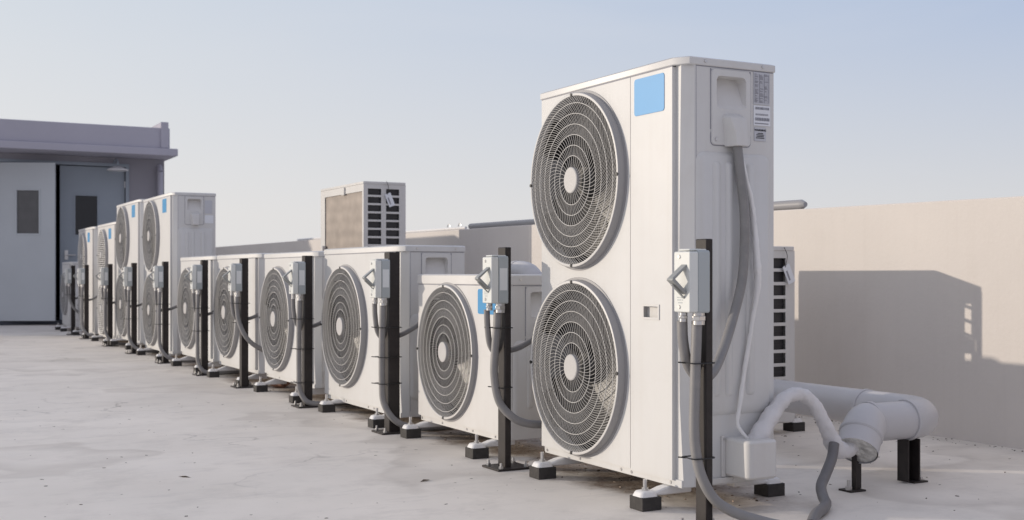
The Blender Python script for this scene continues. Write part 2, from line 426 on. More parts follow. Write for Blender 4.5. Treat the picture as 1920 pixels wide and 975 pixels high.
leaf(3.385, 0, .95, M_door2, M_glass2, -.73, -.41, 1.36, 1.96, -1, -.86)
L = empty("wall_lamp", (3.22, 18.86, 2.46)); tag(L, "round dish lamp on a short arm above the dark grey door", "lamp")
m = MB(); m.tube([(0, .04, .02), (0, -.10, .06), (0, -.26, .02), (0, -.26, -.06)], .014, seg=8); m.build("bracket", M_door2, L)
m = MB(); m.lathe([(.001, -.05), (.05, -.055), (.155, -.105), (.16, -.12), (.15, -.125)], (0, -.26, 0), 'z', 24); m.build("shade", M_white, L)
m = MB(); m.lathe([(.001, -.128), (.149, -.126)], (0, -.26, 0), 'z', 24); m.build("lens", M_white, L)

# ------------------------------------------------------------------ condensing units
HEX = [(math.cos(R(60*i)), math.sin(R(60*i))) for i in range(6)]
def panel_holes(mb, y0, y1, z0, z1, holes, t=0.016, lip=0.03):
    """plate x in [0,t] with round holes stacked in z"""
    holes = sorted(holes, key=lambda h: h[1])
    cuts = [z0] + [(holes[i][1] + holes[i+1][1]) / 2 for i in range(len(holes) - 1)] + [z1]
    for (cy, cz, r), a, b in zip(holes, cuts[:-1], cuts[1:]):
        ang = [2 * math.pi * k / 56 for k in range(56)]
        ang += [math.atan2(zz - cz, yy - cy) % (2 * math.pi) for yy in (y0, y1) for zz in (a, b)]
        ang = sorted(set(round(x, 6) for x in ang)); vs = []; n = len(ang)
        for q in ang:
            cs, sn = math.cos(q), math.sin(q); k = 1e9
            if cs > 1e-9: k = min(k, (y1 - cy) / cs)
            if cs < -1e-9: k = min(k, (y0 - cy) / cs)
            if sn > 1e-9: k = min(k, (b - cz) / sn)
            if sn < -1e-9: k = min(k, (a - cz) / sn)
            vs += [(0, cy + r * cs, cz + r * sn), (0, cy + k * cs, cz + k * sn), (lip, cy + r * cs, cz + r * sn)]
        fs = []
        for i in range(n):
            j = (i + 1) % n
            fs += [(3*i, 3*i+1, 3*j+1, 3*j), (3*i, 3*j, 3*j+2, 3*i+2)]
        mb.add(vs, fs)
    vs = [(0, y0, z0), (0, y1, z0), (0, y1, z1), (0, y0, z1), (t, y0, z0), (t, y1, z0), (t, y1, z1), (t, y0, z1)]
    mb.add(vs, [(0, 1, 5, 4), (1, 2, 6, 5), (2, 3, 7, 6), (3, 0, 4, 7)])
    return mb
GUARD_CACHE = {}
def guard_mesh(r, kind, P):
    """fan guard centred on the origin, seen from -x"""
    mb = MB()
    rh, ro = r * .15, r * .965
    if kind == "spiral":
        xf, xb = -P + .001, -P + .0032; hw = .00075
        def spoke(phi0, r0):
            n = 9; pts = []
            for i in range(n):
                rr = r0 + (ro - r0) * i / (n - 1); q = max(0.0, (rr - rh) / (ro - rh))
                pts.append((rr, phi0 + .80 * q ** 1.5))
            co = [Vector((-rr * math.cos(a), rr * math.sin(a))) for rr, a in pts]
            vs = []; fs = []
            for i, p in enumerate(co):
                d = (co[min(i+1, n-1)] - co[max(i-1, 0)]).normalized(); nn = Vector((-d.y, d.x)) * hw
                for x, s in ((xf, 1), (xf, -1), (xb, -1), (xb, 1)): vs.append((x, p.x + s * nn.x, p.y + s * nn.y))
            for i in range(n - 1):
                for k in range(4): fs.append((4*i+k, 4*i+(k+1) % 4, 4*i+4+(k+1) % 4, 4*i+4+k))
            mb.add(vs, fs)
        N = 32
        for i in range(N):
            a = 2 * math.pi / N
            spoke(i * a, rh * .9); spoke((i + .5) * a, r * .28)
            spoke((i + .25) * a, r * .52); spoke((i + .75) * a, r * .52)
        mb.mi = 1
        for q in (.28, .40, .52, .64, .76, .88):
            mb.lathe([(r*q - .0008, xf - .0003), (r*q + .0008, xf - .0003), (r*q + .0008, xb), (r*q - .0008, xb), (r*q - .0008, xf - .0003)], (0, 0, 0), 'x', 72)
    else:
        n = 26
        for i in range(n):
            z = -ro + 2 * ro * (i + .5) / n; hwid = math.sqrt(max(ro * ro - z * z, 0))
            mb.box(-P + .001, -P + .016, -hwid, hwid, z - .0045, z + .0045)
        for y in (-.5, 0, .5): 
            h = ro * math.sqrt(1 - y * y); mb.box(-P - .001, -P + .004, y * ro - .004, y * ro + .004, -h, h)
    return mb
def fan_assembly(parent, cy, cz, r, kind="spiral", P=.031):
    r = r - .010
    key = (round(r, 3), kind, P)
    if key not in GUARD_CACHE:
        gd = guard_mesh(r, kind, P).build("fan_guard", [M_rib if kind == "spiral" else M_guard, M_guard])
        m = MB(); m.lathe([(r + .009, .0), (r + .009, -.003), (r + .001, -.004), (r - .001, -P + .003), (r - .003, -P)], (0, 0, 0), 'x', 72)
        m.mi = 1; m.lathe([(r - .003, -P), (r - .005, -P - .001), (r - .011, -P - .001), (r - .013, -P + .003), (r - .016, -.002)], (0, 0, 0), 'x', 72)  # rim front edge takes the lighter tone, sunlight put into its colour
        m.build("guard_rim", [M_rim, M_guard], gd, smooth=50)
        m = MB(); m.lathe([(.0001, -P - .007), (r * .138, -P - .007), (r * .149, -P - .005), (r * .15, -P), (r * .15, -P + .01)], (0, 0, 0), 'x', 36)
        m.build("hub_cap", M_hub, gd, smooth=8)
        for q in (0, 90, 180, 270):
            a = R(q); y, z = (r - .008) * math.cos(a), (r - .008) * math.sin(a)
            m = MB(); m.cyl((-P - .004, y, z), (-P + .002, y, z), .006, seg=10); m.build("clip", M_fan, gd)
        sh = MB(); sh.lathe([(r - .012, .004), (r - .014, .10), (r - .04, .16)], (0, 0, 0), 'x', 40)
        sh.lathe([(.001, .165), (r + .01, .165)], (0, 0, 0), 'x', 40)
        so = sh.build("fan_shroud", M_dark)
        fb = MB(); fb.lathe([(.001, .02), (.05, .02), (.058, .03), (.058, .10)], (0, 0, 0), 'x', 24)
        for b in range(3):
            vs = []; n = 10
            for i in range(n + 1):
                a = R(120 * b + 15 + 92 * i / n)
                for rr, s in ((.05, 1), (r * .55, .9), (r * .9, .75)):
                    x = .095 - .075 * (i / n) * s
                    vs.append((x, rr * math.cos(a), rr * math.sin(a)))
            fb.add(vs, [(3*i+k, 3*i+k+1, 3*i+4+k, 3*i+3+k) for i in range(n) for k in range(2)])
        fo = fb.build("fan", M_fan)
        protos = [gd, so, fo]
    else:
        protos = [copy_tree(o) for o in GUARD_CACHE[key]]
    GUARD_CACHE[key] = GUARD_CACHE.get(key, protos)
    for o in protos:
        o.parent = parent; o.location = (0, cy, cz); o.scale = (1, 1, 1.035)
def foot(parent, y, xb, zb, back=False):
    """bracket with its bolt and its rubber block; front one points to -x"""
    s = -1 if not back else 1
    x0 = 0.0 if not back else xb
    m = MB(); p = [(x0 + s * .098, .043), (x0 + s * .098, .053), (x0 + s * .045, .055), (x0 + s * .012, .066), (x0 - s * .05, zb + .004), (x0 - s * .10, zb + .004), (x0 - s * .10, .043)]
    m.prism(p, y - .022, y + .022, 'y')
    m.frustum(rrect(x0 + s * .07 - .034, x0 + s * .07 + .034, y - .032, y + .032, .016), rrect(x0 + s * .07 - .026, x0 + s * .07 + .026, y - .025, y + .025, .014), .043, .060, 'z')
    fo = m.build("foot", M_white, parent, bevel=.005)
    m = MB(); m.cyl((x0 + s * .07, y, .05), (x0 + s * .07, y, .095), .0065, seg=10); m.prism([(x0 + s * .07 + .012 * a, y + .012 * b) for a, b in HEX], .058, .068, 'z')
    m.build("bolt", M_metal, fo)
    m = MB(); m.box(x0 + s * .068 - .037, x0 + s * .068 + .037, y - .037, y + .037, 0.0, .0425); m.build("rubber_block", M_rubber, fo, bevel=.002)
def screw(mb, x, y, z, axis='x', r=.006):
    if axis == 'x': mb.cyl((x + .003, y, z), (x - .003, y, z), r, r * .8, seg=10)
    else: mb.cyl((x, y + .003, z), (x, y - .003, z), r, r * .8, seg=10)

def make_unit(name, W, D, zb, zt, fans, kind="spiral", seam=None, paint=M_paint, feet=(.10, .76), simple=False, blue=None, bmat=M_blue2, grip=None, side="cover", lidh=.028, taper=True, strip=.05, P=.031):
    """front plane at x=0 facing -x; near side at y=0; far side at y=W; back at x=D"""
    u = empty(name)
    T = .016
    # casing: corner strip with a pinched chamfer, sides, back
    m = MB()
    zc0, zc1 = zb + .004, zt - lidh
    rows = []
    for q in (0, .2, .45, .7, 1):
        z = zc0 + (zc1 - zc0) * q
        pin = .024 + (.012 * math.sin(math.pi * min(1, q * 1.1)) if taper else 0)
        if q == 0: pin = .010
        rows.append([(T, W - .006, z), (T, strip + .002, z), (T, pin, z), (T + .034, 0, z), (D, 0, z), (D, W - .03, z), (D - .03, W, z), (T, W, z)])
    n = 8
    vs = [v for r_ in rows for v in r_]; fs = []
    for i in range(len(rows) - 1):
        for k in range(1, n):
            if side and k == 3: continue
            fs.append((i*n+k, i*n+(k+1) % n, (i+1)*n+(k+1) % n, (i+1)*n+k))
    fs += [tuple(range(n)), tuple(range((len(rows)-1)*n, len(rows)*n))]
    m.add(vs, fs)
    if side:
        hz1 = zt - lidh - .028; H_ = zt - zb; hz0 = hz1 - min(.105, (.245 if H_ > 1 else .30 * H_ + .05) * .45)
        hx0, hx1 = .135, .255; a0 = T + .034
        for (xa, xb_, za, zb_) in ((a0, hx0, zc0, zc1), (hx1, D, zc0, zc1), (hx0, hx1, zc0, hz0), (hx0, hx1, hz1, zc1)):
            m.add([(xa, 0, za), (xb_, 0, za), (xb_, 0, zb_), (xa, 0, zb_)], [(0, 1, 2, 3)])
    m.build("casing", paint, u, smooth=25)
    # lid
    m = MB()
    ch = [(-.003, W + .004), (-.003, .045), (.030, -.005), (D + .004, -.005), (D + .004, W - .02), (D - .02, W + .004)]
    m.prism(ch, zt - lidh, zt - .004, 'z')
    cx, cyy = D / 2, W / 2
    m.frustum([(a + (cx - a) * .01, b + (cyy - b) * .008) for a, b in ch], [(a + (cx - a) * .05, b + (cyy - b) * .03) for a, b in ch], zt - .004, zt, 'z')
    lo = m.build("lid", paint, u, bevel=.003)
    if not simple:
        pieces("screw", M_metal, lo, [lambda mb, x=x: screw(mb, x, -.005, zt - lidh * .5, 'y', .0065) for x in (.09, D - .05)])
    # front panels
    zp0, zp1 = zb + .026, zt - lidh - .003
    sy = seam if seam else strip
    m = MB(); panel_holes(m, sy + (.0015 if seam else 0), W - .004, zp0, zp1, [(c, z, r - .016) for c, z, r in fans]); m.build("fan_panel", paint, u, smooth=25)
    if seam:
        m = MB(); ya, yb, za, zb_ = strip, seam - .0015, zp0 - .004, zp1
        if grip:
            g0, g1, g2, g3 = grip
            for (p, q, r_, t_) in ((ya, g0, za, zb_), (g1, yb, za, zb_), (g0, g1, za, g2), (g0, g1, g3, zb_)):
                m.add([(0, p, r_), (0, q, r_), (0, q, t_), (0, p, t_)], [(0, 1, 2, 3)])
            m.box(0, T, ya, yb, za, zb_, skip="xw")
        else: m.box(0, T, ya, yb, za, zb_, skip="x")
        m.build("service_panel", paint, u)
    for c, z, r in fans: fan_assembly(u, c, z, r, kind, P)
    m = MB(); m.box(-.0006, .004, .05, W - .006, zt - lidh - .0032, zt - lidh - .0002)
    m.box(T + .04, D - .004, -.0006, .004, zt - lidh - .0032, zt - lidh - .0002)
    if taper: m.box(.056, .0575, -.0006, .004, zb + .03, zt - lidh - .004)
    m.build("panel_seam", M_ink2, u)
    # base rail
    m = MB(); m.box(.010, D - .01, .012, W - .012, zb, zb + .025); bo = m.build("base_pan", paint, u, bevel=.002)
    if not simple:
        pieces("screw", M_metal, bo, [lambda mb, q=q: screw(mb, .010, W * q, zb + .012) for q in (.08, .33, .40, .70, .965)])
    for y in feet:
        foot(u, y, D, zb); foot(u, y, D, zb, True)
    if blue:
        y0, y1, z0, z1 = blue
        m = MB(); m.frustum(rrect(y0, y1, z0, z1, .010), rrect(y0 + .0005, y1 - .0005, z0 + .0005, z1 - .0005, .010), -.0005, -.002, 'x'); m.build("blue_sticker", bmat, u)
    if grip:
        y0, y1, z0, z1 = grip
        m = MB(); t = .007
        m.box(-.003, -.0005, y0, y1, z1 - t, z1); m.box(-.003, -.0005, y0, y1, z0, z0 + t); m.box(-.003, -.0005, y0, y0 + t, z0 + t, z1 - t); m.box(-.003, -.0005, y1 - t, y1, z0 + t, z1 - t)
        m.box(-.0005, .0135, y0, y1, z0, z1, skip="w")
        m.add([(-.0005, y0, z0), (-.0005, y0 + t, z0 + t), (-.0005, y1 - t, z0 + t), (-.0005, y1, z0)], [(0, 1, 2, 3)])
        m.build("grip", M_paint2, u)
    # side panel dressing (faces -y)
    H = zt - zb
    if side:
        m = MB()
        e0, e1 = zb + H * (.165 if H > 1 else .10), zb + H * (.78 if H > 1 else .60)
        m.frustum(rrect(.055, D - .02, e0, e1, .03), rrect(.067, D - .032, e0 + .012, e1 - .012, .025), -.0005, -.011, 'y')
        for a, b in ((.115, .145), (.165, .195), (.25, .285)):
            if b < D - .05: m.frustum(rrect(a, b, e0 + .06, e1 - .03, .012), rrect(a + .006, b - .006, e0 + .07, e1 - .04, .008), -.0112, -.019, 'y')
        m.build("side_emboss", paint, u, smooth=60)
        cz1 = zt - lidh - .006; hh = .245 if H > 1 else .30 * H + .05; cz0 = cz1 - hh
        cx0, cx1 = .115, .275
        gz1 = hz1; gz0 = hz0; gx0, gx1 = hx0, hx1
        L0 = rrect(cx0, cx1, cz0, cz1, .014); L1 = rrect(cx0 + .002, cx1 - .002, cz0 + .002, cz1 - .002, .013); nn = len(L0)
        L2 = rrect(gx0, gx1, gz0, gz1, .016); L3 = rrect(gx0 + .006, gx1 - .006, gz0 + .012, gz1 - .004, .014)
        m = MB()
        m.add([(a, -.0005, b) for a, b in L0] + [(a, -.0055, b) for a, b in L1] + [(a, -.0055, b) for a, b in L2],
              [(i, (i+1) % nn, nn+(i+1) % nn, nn+i) for i in range(nn)] + [(nn+i, nn+(i+1) % nn, 2*nn+(i+1) % nn, 2*nn+i) for i in range(nn)])
        co = m.build("wiring_cover", paint, u)
        m = MB(); m.frustum(rrect(cx0 - .0025, cx1 + .0025, cz0 - .0025, cz0 + .05, .016), rrect(cx0 - .0025, cx1 + .0025, cz0 - .0025, cz0 + .05, .016), -.0003, -.0012, 'y')
        m.box(cx0 - .0025, cx0 + .002, -.0012, -.0003, cz0 + .05, cz1); m.box(cx1 - .002, cx1 + .0025, -.0012, -.0003, cz0 + .05, cz1); m.build("seam_gap", M_ink2, co)
        m = MB()
        dep = lambda b: -.004 + .040 * max(0, min(1, (b - gz0) / (gz1 - gz0))) ** .8
        m.add([(a, -.0054, b) for a, b in L2] + [(a, dep(b), b) for a, b in L3],
              [(i, (i+1) % nn, nn+(i+1) % nn, nn+i) for i in range(nn)] + [tuple(range(nn, 2*nn))])
        m.build("hand_recess", M_paint2, co, smooth=40)
        # hood the cable comes out of
        hx = (cx0 + cx1) / 2 + .006; hz = gz0 - .015
        m = MB(); vs = []
        for z, hw, dp in ((hz, .022, .001), (hz - .015, .032, .028), (cz0 + .04, .024, .044), (cz0 - .004, .022, .048)):
            vs += [(hx - hw - .012, -.005, z), (hx - hw, -.005 - dp, z), (hx + hw, -.005 - dp, z), (hx + hw + .012, -.005, z)]
        m.add(vs, [(4*i+k, 4*i+k+1, 4*i+5+k, 4*i+4+k) for i in range(3) for k in range(3)] + [(12, 13, 14, 15), (0, 1, 2, 3)])
        m.build("cable_hood", M_paint2, co, bevel=.006, smooth=60)
        if not simple:
            pieces("screw", M_metal, co, [lambda mb, x=x: screw(mb, x, -.006, cz0 + .018, 'y', .007) for x in (cx0 + .018, cx1 - .018)])
    return u

XF = 2.23
GU = "condensing units in the long front row"
CAT = "air conditioner"
def place(u, y, label, z=0, x=XF, rz=0, group=GU):
    u.location = (x, y, z); u.rotation_euler[2] = rz; tag(u, label, CAT, group); return u

# 1: the tall one in front
u1 = make_unit("condensing_unit", .890, .375, .072, 1.445, [(.616, .416, .315), (.616, 1.090, .315)], seam=.286, feet=(.10, .76),
               blue=(.091, .261, 1.279, 1.402), bmat=M_blue, grip=(.118, .212, .603, .653))
place(u1, 3.0, "tall two-fan condensing unit nearest the viewer with large light blue square sticker")
# valve cover
m = MB()
pc = [(-.115 + .0, .0)]
prof = rrect(.17, .292, -.122, .03, .022)
m.prism([(a, b) for a, b in prof], .104, .226, 'z')
vc = m.build("valve_cover", M_paint2, u1, bevel=.008)
m = MB(); m.box(.155, .17, -.008, -.001, .10, .232); m.box(.10, .30, -.010, -.0015, .080, .098); m.build("flange", M_paint2, vc, bevel=.002)
pieces("screw", M_metal, vc, [lambda mb, x=x, z=z: screw(mb, x, -.010, z, 'y', .005) for x, z in ((.163, .222), (.20, .089), (.262, .089), (.285, .089))])
# rating plate, barcode label and warning label on the side, all dark marks on thin stickers
m = MB(); m.box(.285, .352, -.0022, -.0008, 1.225, 1.395); rp = m.build("rating_label", M_label2, u1)
random.seed(3); m = MB()
def sb(mb, a, b, c, d, y=-.0031): mb.box(a, b, y, -.0026, c, d)
zz = 1.388
for i in range(24):
    zz -= .0064
    sb(m, .289, .349, zz, zz + .0004)
    for k in range(3):
        a = .290 + k * .0205; wd = random.uniform(.006, .015)
        if random.random() < .55: sb(m, a, a + wd, zz + .0022, zz + .0042)
for x in (.289, .309, .329, .3485): sb(m, x, x + .0007, zz, 1.388)
m.build("printed_lines", M_ink2, rp)
m = MB(); m.box(.285, .355, -.0022, -.0008, 1.142, 1.222); bl = m.build("barcode_label", M_label, u1)
m = MB()
def bars(a, b, c, d):
    x = a
    while x < b:
        wd = random.choice((.0004, .0006, .0010)); sb(m, x, x + wd, c, d); x += wd + random.choice((.0008, .0012, .0018))
bars(.291, .350, 1.206, 1.216); bars(.291, .350, 1.162, 1.174)
x = .293
while x < .347:
    wd = random.uniform(.0015, .003); sb(m, x, x + wd, 1.183, 1.190); x += wd + .0022
x = .289
while x < .347:
    wd = random.uniform(.0014, .003); sb(m, x, x + wd, 1.149, 1.153); x += wd + .001
m.build("barcode", M_ink2, bl)
m = MB(); m.box(.288, .337, -.0022, -.0008, 1.083, 1.136); wl_ = m.build("warning_label", M_label2, u1)
m = MB(); zz = 1.112
for k, (a, b) in enumerate(((.301, .324), (.296, .328), (.297, .327), (.294, .329))):
    z0 = 1.111 - k * .006; x = a
    while x < b: wd = random.uniform(.002, .006); sb(m, x, min(x + wd, b), z0, z0 + .003); x += wd + .0008
m.build("small_print", M_ink, wl_)
fc = bpy.data.curves.new("warning_text", 'FONT'); fc.body = "WARNING"; fc.size = .0100; fc.align_x = 'CENTER'; fc.extrude = .0002; fc.offset = .0004
fo = bpy.data.objects.new("warning_text", fc); C.objects.link(fo); fo.data.materials.append(M_ink)
bpy.context.view_layer.update()
me = bpy.data.meshes.new_from_object(fo.evaluated_get(bpy.context.evaluated_depsgraph_get())); bpy.data.objects.remove(fo)
fo = bpy.data.objects.new("warning_text", me); C.objects.link(fo)
fo.parent = wl_; fo.location = (.3125, -.0028, 1.1215); fo.rotation_euler = (R(90), 0, 0)

for o_, sc_, lz_ in ((rp, .618, .551), (bl, .825, .296), (wl_, .849, .2685)):
    o_.scale = (1, 1, sc_); o_.location.z = lz_; o_.location.x = .004
# 2: the low one with the blue square half hidden by its box
u2 = make_unit("condensing_unit", .83, .34, .070, .752, [(.505, .407, .300)], feet=(.08, .76), blue=(.035, .205, .585, .690), bmat=M_blue2, paint=M_paint2, side="cover", lidh=.045, taper=False, strip=.012, P=.022)
place(u2, 4.22, "low single-fan unit beside the tall front unit, blue sticker partly behind a switch box")
m = MB(); m.box(.10, .19, -.0095, -.008, .30, .42); pl = m.build("rating_label", M_label2, u2)
m = MB()
for i in range(11): m.box(.105, .105 + random.uniform(.04, .08), -.0102, -.0097, .312 + i * .0095, .316 + i * .0095)
m.build("printed_lines", M_ink, pl)
pieces("pressed_line", M_guard, u2, [lambda mb, z=z, b=b: mb.box(-.001, -.0002, .06, b, z, z + .0015) for z, b in ((.49, .19), (.45, .2), (.41, .17))])

m = MB(); m.prism(rrect(.16, .31, -.085, -.001, .02), .30, .50, 'z'); m.build("valve_cover", M_paint2, u2, bevel=.006)  # hidden cover added to block sun coming through the gap
# 3..6: four single-fan units of one kind
S3 = dict(seam=None, feet=(.10, .86), side="cover", lidh=.032)
u3 = make_unit("condensing_unit", 1.09, .35, .052, .895, [(.75, .470, .325)], feet=(.12, .86), lidh=.032)
place(u3, 5.27, "single-fan unit right in front of the raised louvred unit, between the second and third posts")
m = MB(); m.box(-.003, -.001, .16, .215, .40, .50); st = m.build("energy_label", M_label, u3)
m = MB()
for i in range(4): m.box(-.0042, -.0036, .17, .205, .41 + i * .02, .413 + i * .02)
m.build("printed_lines", M_ink2, st)
u4 = make_unit("condensing_unit", .98, .35, .085, .888, [(.684, .470, .325)], feet=(.10, .84), lidh=.032)
place(u4, 6.55, "single-fan unit left of the raised louvred unit, third single-fan unit from the tall front one")
m = MB(); m.box(-.003, -.001, .13, .18, .42, .52); m.build("energy_label", M_label, u4)
u5 = make_unit("condensing_unit", 1.05, .35, .085, .895, [(.74, .478, .325)], feet=(.12, .90), lidh=.032, simple=True)
place(u5, 7.70, "single-fan unit whose post carries a hose sweeping high to the right")
u6 = copy_tree(u5)
place(u6, 8.90, "single-fan unit standing directly beside the far tall two-fan pair")

# 7, 8: two tall two-fan units
u7 = make_unit("condensing_unit", 1.2, .38, .062, 1.465, [(.80, .425, .325), (.80, 1.105, .325)], seam=.38, feet=(.12, .98), blue=(.20, .36, 1.298, 1.42), simple=True)
place(u7, 10.30, "far tall two-fan unit with its whole grey side and wiring cover in view")
m = MB(); m.box(.285, .36, -.0022, -.0008, 1.20, 1.27); m.build("barcode_label", M_label, u7)
m = MB(); m.box(.285, .35, -.0022, -.0008, 1.285, 1.40); m.build("rating_label", M_label2, u7)
u8 = copy_tree(u7)
place(u8, 11.73, "tall two-fan unit just behind the far tall one with its side in view", z=.02)
# 9, 10: narrower grilled units
u9 = make_unit("condensing_unit", 1.12, .36, .05, 1.318, [(.72, .37, .285), (.72, .97, .285)], kind="slats", feet=(.12, .90), blue=(.25, .41, 1.14, 1.255), simple=True, paint=M_paint2)
place(u9, 13.02, "slat-grilled tall cream unit with blue sticker beside the far two-fan pair")
u10 = copy_tree(u9)
place(u10, 14.48, "slat-grilled tall cream unit nearest the grey building, second from the row's end")
u11 = make_unit("condensing_unit", .72, .30, .055, .92, [(.42, .48, .27)], feet=(.08, .60), simple=True, paint=M_paint2, lidh=.03)
place(u11, 16.38, "small low unit at the far end of the row by the doors")

# ------------------------------------------------------------------ posts with switch boxes
def make_post(w_y, w_x, hgt, hose, cable, label_on_box=True, ties=((.40, -.055), (.17, -.05)), box_y=0.0):
    p = empty("switch_post")
    m = MB()
    # angle section: a flange facing -x and a web facing -y
    m.box(-.025, -.025 + w_x, -w_y / 2, w_y / 2, .006, hgt)
    m.build("post", M_post, p, bevel=.003)
    m = MB(); m.box(-.075, .075, -.07, .07, 0, .008); bp = m.build("base_plate", M_post, p, bevel=.001)
    for a in (-.055, .055):
        for b in (-.052, .052):
            m = MB(); m.cyl((a, b, .006), (a, b, .03), .005, seg=8); m.prism([(a + .010 * c, b + .010 * d) for c, d in HEX], .008, .017, 'z')
            m.build("anchor_bolt", M_metal, bp)
    y0, y1 = box_y - .0385, box_y + .0385; z0, z1 = .640, .820
    m = MB(); m.prism(rrect(y0 + .002, y1 - .002, z0 - .001, z1 + .001, .008), -.068, -.0262, 'x'); bx = m.build("switch_box", M_boxb, p, bevel=.0015)
    m = MB(); m.prism(rrect(y0, y1, z0 + .001, z1 - .003, .006), -.100, -.0695, 'x'); cv = m.build("box_cover", M_box, bx, bevel=.003)
    m = MB(); m.box(-.092, -.03, y0 + .012, y1 - .012, z1 - .001, z1 + .005); m.build("top_rib", M_box, bx, bevel=.003)
    m = MB()
    hy_ = box_y - .012
    m.prism([(-.100, .780), (-.149, .741), (-.149, .736), (-.142, .736), (-.100, .772)], hy_ - .012, hy_ + .014, 'y')
    m.prism([(-.149, .741), (-.152, .734), (-.106, .694), (-.101, .701), (-.142, .738)], hy_ - .014, hy_ + .016, 'y')
    m.prism([(-.144, .724), (-.146, .721), (-.100, .680), (-.100, .684)], hy_ - .004, hy_ + .006, 'y')
    m.build("rotary_handle", M_handle, bx, bevel=.002)
    pieces("screw", M_metal, bx, [lambda mb, z=z: screw(mb, -.100, box_y + .012, z, 'x', .007) for z in (z0 + .016, z1 - .018)])
    m = MB()
    for z, a, b in ((.682, -.022, -.010), (.682, -.006, .004), (.675, -.022, -.004), (.675, 0, .006), (.667, -.018, .004)): m.box(-.1004, -.0998, box_y - b, box_y - a, z, z + .003)
    m.build("printed_lines", M_boxb, cv)
    if label_on_box:
        m = MB(); m.box(-.064, -.032, y0 + .0002, y0 + .0016, .69, .775); m.build("pale_sticker", M_sticker, bx)
    for (x, y, r, h) in ((-.050, box_y - .014, .021, .036), (-.078, box_y + .022, .014, .028)):
        m = MB(); m.prism([(x + r * a, y + r * b) for a, b in HEX], z0 - h * .65, z0 - .010, 'z'); m.cyl((x, y, z0 - .010), (x, y, z0), r * .85, seg=14); m.cyl((x, y, z0 - h), (x, y, z0 - h * .65), r * .86, seg=14)
        m.build("gland", M_metal, bx, bevel=.001)
    m = MB(); m.tube(hose, .0155, 14); m.build("hose", M_hose, p, smooth=60)
    if cable:
        m = MB(); m.tube(cable, .012, 12); m.build("cable", M_hose, p, smooth=60)
    for z, x in ties:
        m = MB(); hw = w_y / 2 + .004
        m.tube([(x - .02, hw, z), (x - .023, 0, z + .001), (x - .018, -hw, z), (w_x - .024, -hw - .001, z), (w_x - .018, 0, z), (w_x - .024, hw, z), (x - .02, hw, z)], .0022, 6, sub=3)
        m.cyl((x - .022, hw * .3, z), (x - .042, hw * .7, z + .002), .0022, seg=6)
        m.build("cable_tie", M_tie, p)
    return p
gl = [(-.050, -.014, .615), (-.052, -.014, .56)]
cab = [(-.078, .022, .615), (-.074, .024, .55), (-.058, .034, .48), (-.020, .052, .445), (.03, .045, .452), (.08, .025, .47), (.16, .01, .52), (.26, .0, .60)]
hose_std = gl + [(-.054, -.012, .42), (-.054, -.012, .25), (-.048, -.016, .15), (-.015, -.045, .075), (.05, -.060, .034), (.16, -.055, .018), (.30, -.05, .017)]
hose_low = gl + [(-.054, -.012, .42), (-.054, -.012, .20), (-.050, -.014, .10), (-.02, -.045, .035), (.05, -.060, .018), (.16, -.055, .017), (.30, -.05, .017)]
hose_2 = gl + [(-.060, -.012, .46), (-.062, -.010, .36), (-.045, -.020, .26), (0, -.050, .20), (.06, -.065, .175), (.16, -.06, .165), (.26, -.05, .15)]
hose_5 = gl + [(-.050, -.012, .52), (-.044, -.02, .45), (-.02, -.045, .37), (.02, -.055, .31), (.08, -.055, .265), (.16, -.05, .23), (.28, -.05, .2)]
hose_1 = gl + [(-.054, -.010, .42), (-.056, -.010, .28), (-.045, -.020, .18), (-.015, -.040, .105), (.03, -.065, .065), (.09, -.10, .04), (.16, -.16, .022), (.24, -.26, .017), (.3, -.4, .017)]
posts = [
    (2.765, .052, .024, hose_1, None, False, "dark steel post in front of the tall nearest unit's corner, grey box without sticker", ((.492, -.05), (.215, -.05))),
    (4.015, .062, .026, hose_2, cab, True, "dark post beside the low unit, its hose bending across to the tall front unit", ((.545, -.045), (.315, -.03))),
    (5.180, .066, .054, hose_std, cab, True, "dark post between the low unit and the first white single-fan unit", ((.50, -.05), (.36, -.05), (.235, -.05))),
    (6.42, .056, .046, hose_low, cab, True, "dark post with straight hanging hose, left of the single-fan unit under the raised louvred unit", ((.50, -.05), (.33, -.05), (.14, -.05))),
    (7.730, .056, .046, hose_5, cab, True, "dark post whose grey hose sweeps high to the right under its box", ((.56, -.05), (.43, -.03))),
    (8.81, .056, .046, hose_low, cab, True, "dark post left of the one with the high sweeping hose", ((.50, -.05), (.33, -.05))),
    (10.16, .056, .046, hose_std, cab, True, "dark post before the far tall two-fan unit that shows its side", ((.50, -.05), (.33, -.05))),
    (11.54, .056, .046, hose_std, cab, True, "dark post before the second tall two-fan unit from the doors' side", ((.50, -.05), (.33, -.05))),
    (12.85, .056, .046, hose_std, cab, True, "dark post before the slat-grilled unit that touches the two-fan pair", ((.50, -.05),)),
    (14.43, .056, .046, hose_std, cab, True, "dark post before the slat-grilled unit nearest the building", ((.50, -.05),)),
    (15.50, .056, .046, hose_5, cab, True, "farthest dark post, before the small low end unit", ((.50, -.05),)),
]
for i, (y, wy, wx, ho, ca, lab, label, ties) in enumerate(posts):
    p = make_post(wy, wx, .855 + .001 * i, ho, ca, lab, ties, -.022 if i == 1 else -.008)
    p.location = (2.15, y, 0); tag(p, label, "switch post", "dark posts with grey switch boxes")

